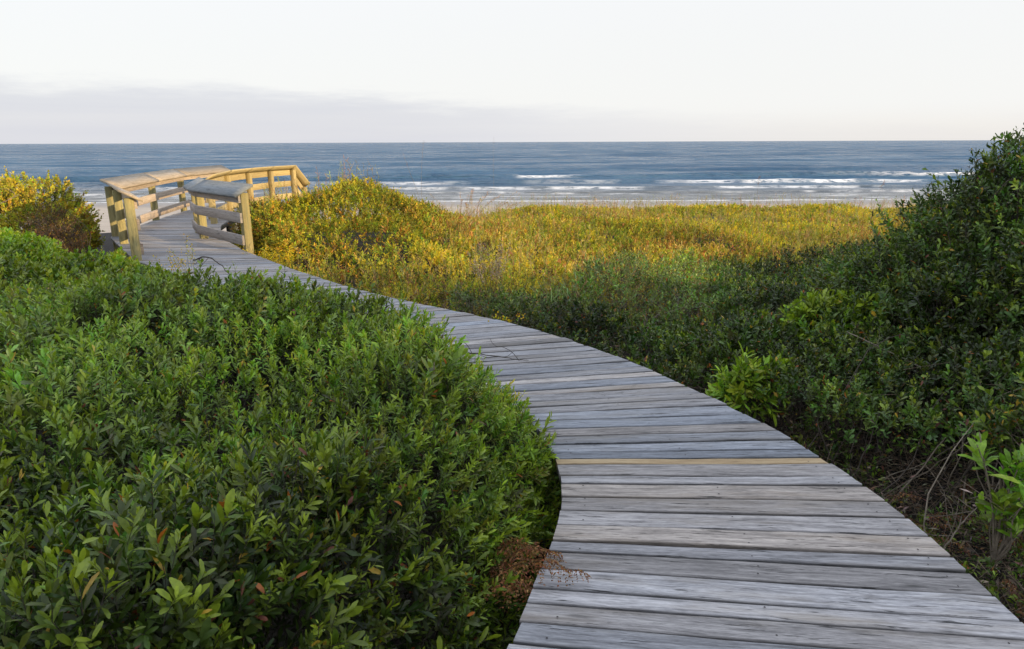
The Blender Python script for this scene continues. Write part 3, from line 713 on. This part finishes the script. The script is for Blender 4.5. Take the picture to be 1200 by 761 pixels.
# dune cover: grasses and flowers, more than anyone could count ---------------
D_YG, D_RUST, D_YEL = [[(tuple(v * 1.3 for v in c_), w_) for c_, w_ in P_] for P_ in (D_YG, D_RUST, D_YEL)]
def h_dune(x, y):
    dr = dright(x, y)
    z = ground_z(x, y) + .42 * sstep(15, 22, y) * sstep(-4, -1, x) + .17 + .24 * fbm(x, y, 1.5, 83, 3) + .16 * fbm(x, y, .6, 87, 2)
    hump = .95 * np.exp(-(((x + 3.2) / 2.6) ** 2 + ((y - 14.6) / 2.0) ** 2) ) + .5 * np.exp(-(((x + 4.2) / 1.2) ** 2 + ((y - 13.2) / 1.1) ** 2))
    z = z + hump * sstep(.0, .9, dr) + .25 * np.exp(-(((x - 2.5) / 3.5) ** 2 + ((y - 18) / 3) ** 2))
    z = z + .22 * fbm(x, y, 2.6, 131, 2) * sstep(.3, 1.5, dr) * sstep(24, 19, y) - .15 * sstep(.5, 0, dr) - .42 * sstep(15, 22, y) * sstep(-4, -1, x)
    return z
def dune_reg(x, y):
    return (dright(x, y) > .12) & (x < y * .84 + 1.5) & (y > shade_end(x) - 1.0 + .8 * fbm(x, y, 1.2, 61)) & (y > 7.0) & (ground_z(x, y) > -1.5)
P, Nn = surf_points(h_dune, dune_reg, (-8.5, 6.5, 24, 31), lambda x, y: np.interp(y, [7, 12, 18, 30], [260, 190, 100, 55]), 420)
sp = fbm(P[:, 0], P[:, 1], 2.2, 91, 3) + .22 * rng.normal(size=len(P)) ; rr = P[:, 0] + .15 * P[:, 1]
typ = np.where(sp > .17, 2, np.where(sp < -.28, 1, 0))                 # 0 leafy, 1 rusty, 2 flowering
typ = np.where((P[:, 0] < -1.5) & (typ == 1) & (rng.random(len(P)) < .6), 0, typ)
mrg = sstep(shade_end(P[:, 0]) + 1.5, shade_end(P[:, 0]) + .2, P[:, 1])
typ = np.where(rng.random(len(P)) < mrg * .5, 3, typ)
names = [('dune_foliage', 'yellow-green leafy growth covering the sunlit dune', D_YG, .06, .024, 12, .17, .02),
         ('dry_grass', 'rusty and straw coloured growth scattered over the sunlit dune', D_RUST, .07, .016, 12, .19, .02),
         ('flower_cover', 'yellow flowering growth in patches over the sunlit dune', D_YEL, .042, .023, 16, .2, .02),
         ('brown_undergrowth', 'brown dry growth between shaded scrub and sunny dune', D_DRY, .06, .012, 12, .17, .03)]
for i, (nm, lab, pal, lf, lw, k, sl, odd) in enumerate(names):
    m_ = typ == i; m_ = m_ & (vnoise(P[:, 0], P[:, 1], .35, 95) > .2); G, GS = Geo(), Geo(); B = P[m_] - Nn[m_] * (sl * .75) - [0, 0, .02]
    big_ = np.interp(B[:, 1], [8, 14, 28], [.75, 1.0, 1.7])
    A = [0, 0, .8] + Nn[m_] * .4 + rng.normal(0, .5, B.shape)
    for lo, hi in ((0, .9), (.9, 1.25), (1.25, 9)):
        s_ = (big_ >= lo) & (big_ < hi)
        if s_.any():
            f_ = big_[s_].mean(); sprigs(G, GS, B[s_], A[s_], sl * rng.uniform(.7, 1.4, s_.sum()) * (.9 + .1 * f_), k, lf * f_, lw * f_, pal, 0, odd, young=.25 if i == 0 else 0, youngc=(.3, .3, .04), obov=.5, spread=.75 if i in (1, 3) else 1, clump=1.3)
    sel = rng.random(len(B)) < .5
    sprigs(G, None, B[sel] - [0, 0, .12], rng.normal(0, .6, (sel.sum(), 3)) + [0, 0, .6], sl, 7, lf, lw * 1.3, pal, 0, odd, young=0)
    o = Geo(); o = G
    o.f3 += [f + G.n for f in GS.f3]; o.f4 += [f + G.n for f in GS.f4]; o.v += GS.v; o.t += [t * np.array([1.5, 1.3, .9]) for t in GS.t]; o.uv += GS.uv
    tag(o.build(nm, [M_dune]), lab, 'ground cover', kind='stuff')

Gw = Geo(); P, Nn = surf_points(h_dune, dune_reg, (-8.5, 6.5, 24, 31), lambda x, y: np.interp(y, [7, 12, 18, 30], [15, 15, 11, 8]) * (vnoise(x, y, 1.6, 111) > .42), 26)
for j in range(len(P)):
    hgt = rng.uniform(.22, .6); q_ = bend(P[j] - [0, 0, .15], P[j] + [rng.normal(0, .12), rng.normal(0, .12), hgt], .05, 6)
    cc = palette(1, [((.42, .34, .16), 3), ((.34, .2, .09), 2), ((.3, .32, .08), 3)])[0]
    curve_tube(Gw, q_, .0045, .002, cc, 3)
    m3 = 7; tt = rng.uniform(.35, 1, m3); Q3 = np.stack([np.interp(tt, np.linspace(0, 1, 6), q_[:, c_]) for c_ in range(3)], 1)
    leaves(Gw, Q3, rng.normal(0, .6, (m3, 3)) + [0, 0, 1], rng.normal(size=(m3, 3)), rng.uniform(.04, .13, m3), .010, np.tile(cc, (m3, 1)) * rng.uniform(.7, 1.3, (m3, 1)), 0)
tag(Gw.build('tall_grass', [M_dune]), 'thin straw-coloured grass stems standing above the dune growth', 'ground cover', kind='stuff')

# litter and dead fern on the ground beside the walk ---------------------------
G = Geo(); n = 34000
x = rng.uniform(-1.2, 4.5, n); y = rng.uniform(1.2, 6.5, n); dr = dright(x, y); ok = ((dr > .02) & (dr < 1.5)); x, y = x[ok], y[ok]
z = ground_z(x, y) + rng.exponential(.11, len(x)) * sstep(-.1, .3, dright(x, y))
D = rng.normal(size=(len(x), 3)) * [1, 1, .45]
leaves(G, np.stack([x, y, z], 1), D, rng.normal(0, .5, D.shape) + [0, 0, 1], rng.uniform(.02, .06, len(x)), rng.uniform(.004, .016, len(x)),
       palette(len(x), [((.22, .17, .13), 3), ((.12, .085, .065), 3), ((.38, .31, .26), 1.6), ((.22, .11, .06), 1)]), 0, .5)
k_ = rng.choice(len(x), 4200)
T0 = np.stack([x[k_], y[k_], z[k_] + rng.uniform(0, .16, 4200)], 1); dv = rng.normal(size=(4200, 3)) * [1, 1, .4]
tubes(G, T0, T0 + unit(dv) * rng.uniform(.06, .3, (4200, 1)), .0016, .0008, (.22, .17, .13))
tag(G.build('leaf_litter', [M_dry]), 'brown dead leaves and twigs on the ground along the boardwalk', 'litter', kind='stuff')
G = Geo(); n = 5000
y = rng.uniform(1.0, 6, n); x = xL(y) - rng.uniform(.0, .9, n); z = ground_z(x, y) + rng.exponential(.04, n)
leaves(G, np.stack([x, y, z], 1), rng.normal(size=(n, 3)) * [1, 1, .4], rng.normal(0, .5, (n, 3)) + [0, 0, 1], rng.uniform(.02, .06, n), rng.uniform(.006, .018, n),
       palette(n, [((.018, .012, .009), 3), ((.04, .024, .016), 2)]), 0, .5)
tag(G.build('leaf_litter', [M_dry]), 'dark leaf litter under the left thicket beside the planks', 'litter', kind='stuff')

# single plants that can be picked out ------------------------------------------
def stalk_plant(name, label, cat, base, tips, leaf=None, head=None, r=.0035, mat=M_dune, stemc=(.2, .16, .08), amp=.03, group=None, headc=None, leafc=None, nleaf=14, lw=.01):
    root = empty(name, base, label, cat, group); GS = Geo(); GL = Geo(); GH = None
    for i, tp in enumerate(tips):
        b0 = np.array(base) + [rng.normal(0, .04), rng.normal(0, .04), 0]; pts = bend(b0, np.array(base) + tp, amp)
        curve_tube(GS, pts, r, r * .35, stemc, 4)
        s = np.linspace(0, 1, len(pts))
        if leaf:
            t = rng.uniform(.12, .95, nleaf); Pp = np.stack([np.interp(t, s, pts[:, j]) for j in range(3)], 1); an = rng.uniform(0, 6.28, nleaf)
            D = np.stack([np.cos(an), np.sin(an), rng.uniform(.2, 1.2, nleaf)], 1)
            leaves(GL, Pp, D, np.array([0, 0, 1.]) - .3 * D, leaf * rng.uniform(.6, 1.2, nleaf), lw, palette(nleaf, leafc or G_BRIGHT), 1, .35, .3)
        if head:
            GH = Geo(); n = head[0]; t = 1 - head[1] * rng.random(n) ** 1.0; Pp = np.stack([np.interp(t, s, pts[:, j]) for j in range(3)], 1) + rng.normal(0, head[2], (n, 3))
            leaves(GH, Pp, rng.normal(size=(n, 3)) + [0, 0, .6], rng.normal(size=(n, 3)), head[3] * rng.uniform(.6, 1.3, n), head[3] * head[4], palette(n, headc), 0)
            GH.build(head[5], [mat], root)
    GS.build('stem', [mat], root)
    if GL.n: GL.build('leaves', [mat], root)
    return root
YF = [((.62, .44, .01), 3), ((.5, .4, .02), 1)]
SEED = [((.5, .38, .3), 3), ((.6, .48, .38), 1), ((.3, .2, .14), 1)]
BRN = [((.2, .1, .05), 3), ((.12, .06, .035), 2)]
def fan(n, h, sp): return [np.array([rng.normal(0, sp), rng.normal(0, sp), h * rng.uniform(.75, 1.1)]) for _ in range(n)]
GB = [((.13, .2, .03), 3), ((.17, .24, .035), 2)]
stalk_plant('goldenrod', 'small yellow flowers poking above the thicket in front of the deck', 'flowering plant', (-4.05, 8.5, -.5), fan(9, 1.05, .2), .05, (26, .22, .03, .022, .8, 'blossoms'), headc=YF)
stalk_plant('goldenrod', 'bushy yellow-flowered plant at the foot of the short curved railing', 'flowering plant', (-3.75, 10.75, -.55), fan(34, .62, .26), .06, (30, .3, .03, .02, .8, 'blossoms'), headc=YF)
stalk_plant('goldenrod', 'lone low plant with a few yellow flowers on the right plank edge', 'flowering plant', (-.05, 6.75, -.5), fan(6, .5, .16), .05, (14, .12, .02, .022, .9, 'blossoms'), headc=YF)
stalk_plant('seed_grass', 'clump of pale pinkish feathery seed heads beside the boardwalk', 'grass clump', (-.25, 8.3, -.55), fan(15, 1.0, .16), .16, (90, .3, .016, .022, .5, 'seed_sprays'), headc=SEED, leafc=[((.22, .2, .07), 1)], nleaf=5, lw=.006)
stalk_plant('reed_grass', 'light green broad-bladed grass to the right of the pale seed heads', 'grass clump', (.45, 7.9, -.55), fan(13, .75, .25), .2, None, leafc=[((.13, .2, .06), 2), ((.18, .22, .08), 1)], nleaf=9, lw=.016)
stalk_plant('wispy_weed', 'tall feathery pale green weed standing out of the dark scrub', 'weed', (1.35, 6.9, -.5), fan(4, 1.15, .16), .05, (160, .8, .025, .03, .16, 'foliage'), headc=[((.17, .2, .06), 1)], leafc=GB)
stalk_plant('dry_stalk', 'tall thin straight stalk crossing the horizon near the picture centre', 'dry stalk', (-.42, 17.0, -.6), [np.array([0, .02, 2.42])], None, (24, .55, .006, .03, .2, 'seed_sprays'), r=.004, headc=BRN, amp=.015)
stalk_plant('dry_stalk', 'pair of thin leaning stalks crossing the horizon left of the straight one', 'dry stalk', (-2.05, 15.6, -.3), [np.array([.12, .02, 2.05]), np.array([-.35, .02, 1.75])], None, (20, .35, .01, .03, .25, 'seed_sprays'), r=.004, headc=BRN, amp=.05)
stalk_plant('dry_stalk', 'slender bent seed stalk just behind the golden dune hump', 'dry stalk', (-4.1, 13.2, -.2), [np.array([.6, .1, 1.25]), np.array([.4, .1, 1.05])], None, (30, .35, .012, .03, .25, 'seed_sprays'), r=.004, headc=SEED, amp=.08)
stalk_plant('seed_stalk', 'brown seed head on a stalk against the surf, left one of two', 'dry stalk', (5.5, 15.6, -.5), [np.array([.05, 0, 1.42])], None, (34, .1, .014, .036, .25, 'seed_sprays'), r=.004, headc=BRN, amp=.03)
stalk_plant('seed_stalk', 'leaning brown seed head against the surf, right one of two', 'dry stalk', (7.3, 14.2, -.5), [np.array([.3, 0, 1.42])], None, (34, .1, .014, .036, .25, 'seed_sprays'), r=.004, headc=BRN, amp=.04)
stalk_plant('seed_grass', 'row of short tan seed spikes along the dune crest before the breakers', 'grass clump', (-1.4, 19.5, -.6), [np.array([rng.uniform(-1.3, 2.6), rng.uniform(-.4, .4), rng.uniform(.6, 1.05)]) for _ in range(22)], None, (26, .3, .012, .04, .3, 'seed_sprays'), headc=[((.36, .2, .1), 1), ((.45, .3, .18), 1)], r=.004)

def seedling(label, base, n, h, leaf, lw, pal, lean=(0, 0, 0), k=11, sl=.16):
    root = empty('seedling', base, label, 'young plant'); G, GS = Geo(), Geo()
    for i in range(n):
        tp = np.array(base) + [rng.normal(0, h * .22) + lean[0], rng.normal(0, h * .18) + lean[1], h * rng.uniform(.7, 1.05)]
        pts = bend(base, tp, .03); curve_tube(GS, pts, .006, .003, (1, 1, .8), 5)
        sprigs(G, GS, pts[-3][None], (pts[-1] - pts[-3])[None] + [[0, 0, .05]], sl, k, leaf, lw, pal, 1, 0, young=.5, youngc=(.22, .32, .04), obov=.45)
        sprigs(G, GS, pts[-6][None], rng.normal(0, .4, (1, 3)) + [[0, 0, 1.]], sl * .8, k - 3, leaf * .85, lw, pal, 1, 0, young=.3, obov=.45)
    G.build('leaves', [M_leaf], root); GS.build('stem', [M_twig], root)
seedling('bright yellow-green broad-leaved sprig rising from the left thicket beside the boardwalk', (-.48, 3.35, .18), 5, .42, .085, .036, [((.14, .24, .03), 1)])
seedling('yellow-green seedling with pointed leaves at the right picture edge', (2.45, 3.05, -.38), 13, .68, .10, .04, [((.15, .27, .025), 2), ((.2, .33, .03), 1)])
seedling('pair of big smooth green leaves low on the thicket side, near the dead frond', (-.1, 2.72, -.15), 2, .28, .11, .045, [((.08, .17, .03), 1)], k=5, sl=.1)

# dead fern frond reaching over the planks
def frond(root, base, tip, droop, n=26, pin=.085, col=((.26, .12, .05), 1)):
    GS = Geo(); G = Geo(); t = np.linspace(0, 1, n)[:, None]; pts = np.array(base) + (np.array(tip) - base) * t; pts[:, 2] += droop * np.sin(pi * t[:, 0]) ; pts += np.cumsum(rng.normal(0, .0018, pts.shape), 0)
    curve_tube(GS, pts, .0016, .0008, (.13, .07, .04), 4)
    T = unit(np.gradient(pts, axis=0)); S = unit(np.cross(T, [0, 0, 1.]))
    for sgn in (-1, 1):
        for i in range(2, n):
            ln = pin * math.sin(pi * (i / n) ** .8) * rng.uniform(.6, 1.1) + .012; q = pts[i]; d = unit(S[i] * sgn + T[i] * .6 + rng.normal(0, .25, 3) - [0, 0, .45])
            m2 = 6; tt = np.linspace(.1, 1, m2)[:, None]; Q = q + d * ln * tt - np.array([0, 0, 1]) * ln * .35 * tt ** 2
            e = unit(np.cross(d, [0, 0, 1.]) + 0)
            for s2 in (-1, 1):
                leaves(G, Q, unit(e * s2 + d * .5 + rng.normal(0, .3, (m2, 3))), rng.normal(0, .4, (m2, 3)) + [0, 0, 1], ln * .24 * (1.1 - tt[:, 0] * .7), .008, palette(m2, [(col[0], 1), ((.17, .08, .04), 1), ((.33, .18, .08), .5)]), 0, .8)
    G.build('fronds', [M_dry], root); GS.build('stem', [M_dry], root)
fr = empty('dead_fern', (-.12, 2.5, -.3), 'rust brown dead fern fronds drooping over the left plank edge', 'fern')
for a, b, c in (((-.14, 2.5, -.12), (.30, 2.36, .045), .10), ((-.12, 2.55, -.1), (.22, 2.52, .03), .09), ((-.15, 2.45, -.12), (.12, 2.3, -.02), .08), ((-.2, 2.6, -.15), (.08, 2.62, 0), .08)):
    frond(fr, a, b, c)
fr2 = empty('dead_fern', (2.3, 3.2, -.5), 'crumpled brown dead ferns among the twigs behind the right plank edge', 'fern')
for i in range(16):
    b0 = np.array([2.35 + rng.normal(0, .22), 3.25 + rng.normal(0, .45), -.5]); frond(fr2, b0, b0 + [rng.normal(0, .14), rng.normal(0, .12), rng.uniform(.03, .2)], .05, 12, .06, ((.2, .12, .085), 1))

# bare branches lying across the scrub
def twig(label, pts, r=.006, kids=6, mat=M_bark, ln=.25):
    root = empty('bare_branch', pts[0], label, 'branch'); g = Geo(); P = np.array(pts, float); s = np.linspace(0, 1, len(P)); t = np.linspace(0, 1, 26)
    Q = np.stack([np.interp(t, s, P[:, j]) for j in range(3)], 1); Q = np.stack([np.convolve(np.pad(Q[:, j], 3, 'edge'), np.ones(7) / 7, 'valid') for j in range(3)], 1) + rng.normal(0, r * .5, Q.shape)
    curve_tube(g, Q, r, r * .35, (1, 1, 1), 5)
    g.build('stem', [mat], root)
    for i in range(kids):
        gk = Geo()
        a = Q[rng.integers(4, 24)]; b = a + unit(rng.normal(size=3) + [0, 0, .6]) * ln * rng.uniform(.5, 1.2); curve_tube(gk, bend(a, b, .03), r * .45, r * .2, (1, 1, 1), 4); gk.build('twig', [mat], root)
twig('dark bare arching branch above the bright shrub in front of the deck', [(-3.6, 7.6, .42), (-3.35, 7.5, .5), (-2.85, 6.75, .46), (-2.3, 5.75, .42)], .009, 4)
twig('dark bare branch drooping over the left thicket near the boardwalk bend', [(-1.3, 5.5, .42), (-1.0, 5.3, .5), (-.85, 4.9, .48), (-.95, 4.6, .4)], .006, 4)
twig('thin pale bare branch running down the dark shrub on the right', [(2.5, 5.0, .32), (2.75, 4.6, .22), (3.0, 4.3, .1), (3.3, 3.9, .05)], .004, 7, M_twig)
twig('grey twig lying out over the planks from the left thicket', [(-.55, 4.5, .3), (-.3, 4.62, .26), (-.05, 4.68, .2), (.14, 4.7, .17)], .005, 4)
twig('pale broken branch at the far left edge of the green thicket', [(-8.2, 9.6, .4), (-7.6, 9.9, .75), (-7.2, 10.2, 1.0)], .012, 4, M_twig)
twig('bare grey twig fan in the litter beside the near right planks', [(2.1, 3.0, -.5), (2.25, 3.1, -.25), (2.5, 3.2, -.05)], .006, 12, M_twig, .35)

# forest edge behind and to the right of the viewpoint: it throws the long evening shade
def treeline():
    G = Geo(); GS = Geo(); pts = []
    for i in range(60):
        y = rng.uniform(-34, 9.0); hgt = 1.5 + (7.0 - y) * .25 if y > -.4 else 5.6 + rng.uniform(0, .8)
        if y > 6.5: hgt = 1.2
        x = 17.5 + rng.uniform(-1.2, 3.5) + max(0, -y) * .05
        c = np.array([x, y, hgt * .5 - .5]); r = np.array([1.7, 1.7, hgt * .5])
        n = 1900; d = unit(rng.normal(size=(n, 3))); Pp = c + d * r * rng.uniform(.55, 1, (n, 1)) ** .5
        Pp[:, 2] = np.minimum(Pp[:, 2], hgt - .45 + rng.normal(0, .06, n)); pts.append(Pp)
        curve_tube(GS, bend((x, y, -.8), (x, y, hgt * .7), .2), .12, .04, (1, 1, 1), 7)
    Pp = np.concatenate(pts); n = len(Pp)
    leaves(G, Pp, rng.normal(size=(n, 3)), rng.normal(size=(n, 3)) + [0, 0, .5], rng.uniform(.2, .34, n), .16, palette(n, G_DARK), 0)
    G.f3 += [f + G.n for f in GS.f3]; G.f4 += [f + G.n for f in GS.f4]; G.v += GS.v; G.t += [t * .15 for t in GS.t]; G.uv += GS.uv
    tag(G.build('treeline', [M_leaf]), 'dense low coastal wood on the landward side, casting the evening shade', 'woodland', kind='stuff')
treeline()

# ------------------------------------------------------------------ light
SUN_AZ, SUN_EL = 115.0, 10.0            # azimuth clockwise from +Y (the sea)
w = bpy.data.worlds.new('World'); bpy.context.scene.world = w; w.use_nodes = True
nt = w.node_tree; nt.nodes.clear()
sky = nt.nodes.new('ShaderNodeTexSky'); sky.sky_type = 'NISHITA'; sky.sun_disc = False
sky.sun_elevation = R(SUN_EL); sky.sun_rotation = R(SUN_AZ); sky.air_density = 1.0; sky.dust_density = 1.5; sky.ozone_density = 2.0
tcw = nt.nodes.new('ShaderNodeTexCoord').outputs['Generated']
sp_ = nt.nodes.new('ShaderNodeSeparateXYZ'); L(nt, tcw, sp_.inputs[0])
def mrange(v, a, b, c=0, d=1, typ='SMOOTHSTEP'):
    n = nt.nodes.new('ShaderNodeMapRange'); n.interpolation_type = typ; L(nt, v, n.inputs[0])
    for i, q_ in enumerate((a, b, c, d)): n.inputs[i + 1].default_value = q_
    return n.outputs[0]
zz, xx_ = sp_.outputs[2], sp_.outputs[0]
# thin high veil: white low down, thinner and bluer overhead
veil_c = mixc(nt, mrange(zz, .08, .75), (8.4, 8.38, 8.33), (9.6, 10.4, 11.9))
veil_c = mixc(nt, mth(nt, 'MULTIPLY', mrange(zz, .05, 0), mrange(xx_, -.2, .6)), veil_c, (8.1, 7.8, 7.45))
nz = noise(nt, mapping(nt, tcw, (5, 5, 40)), 1.6, 7, .65)
top = mth(nt, 'ADD', .071, mth(nt, 'MULTIPLY', mth(nt, 'SUBTRACT', nz, .5), .05))
top = mth(nt, 'SUBTRACT', top, mth(nt, 'MULTIPLY', mrange(xx_, -.35, .45, 0, 1, 'LINEAR'), .05))
bank = mrange(mth(nt, 'SUBTRACT', top, zz), -.012, .02)
bank = mth(nt, 'MULTIPLY', bank, mrange(xx_, .45, -.3, .2, 1.0))
streak = noise(nt, mapping(nt, tcw, (2, 2, 60)), 1.3, 4, .55)
bankc = mixc(nt, streak, (6.25, 6.35, 7.05), (7.1, 7.1, 7.4))
c1 = mixc(nt, bank, veil_c, bankc)
mixf = mixc(nt, .86, sky.outputs[0], c1)
bg = N(nt, 'ShaderNodeBackground', Strength=.1); L(nt, mixf, bg.inputs[0])
ow = nt.nodes.new('ShaderNodeOutputWorld'); L(nt, bg.outputs[0], ow.inputs[0])
sl_ = bpy.data.lights.new('sun', 'SUN'); sl_.energy = 5.0; sl_.angle = R(.55); sl_.color = (1.0, .72, .37)
so = bpy.data.objects.new('sun', sl_); C.objects.link(so)
dv = Vector((math.sin(R(SUN_AZ)) * math.cos(R(SUN_EL)), math.cos(R(SUN_AZ)) * math.cos(R(SUN_EL)), math.sin(R(SUN_EL))))
so.rotation_euler = dv.to_track_quat('Z', 'Y').to_euler(); so.location = dv * 60

# ------------------------------------------------------------------ camera
cam = bpy.data.cameras.new('camera'); co = bpy.data.objects.new('camera', cam); C.objects.link(co)
cam.sensor_width = 36; cam.lens = 24; cam.clip_start = .05; cam.clip_end = 60000
pitch = math.atan(214 / 800)
co.location = (0, 0, 1.7)
import mathutils
co.rotation_euler = (mathutils.Matrix.Rotation(pi / 2 - pitch, 4, 'X') @ mathutils.Matrix.Rotation(R(-.215), 4, 'Z')).to_euler()
s = bpy.context.scene; s.camera = co
s.view_settings.view_transform = 'Standard'; s.view_settings.look = 'None'; s.view_settings.exposure = .3; s.view_settings.gamma = 1
s.view_settings.use_curve_mapping = False
s.cycles.max_bounces = 6; s.cycles.diffuse_bounces = 3; s.cycles.transmission_bounces = 3; s.cycles.transparent_max_bounces = 4
s.cycles.use_adaptive_sampling = True; s.cycles.adaptive_threshold = .02
s.cycles.use_denoising = True
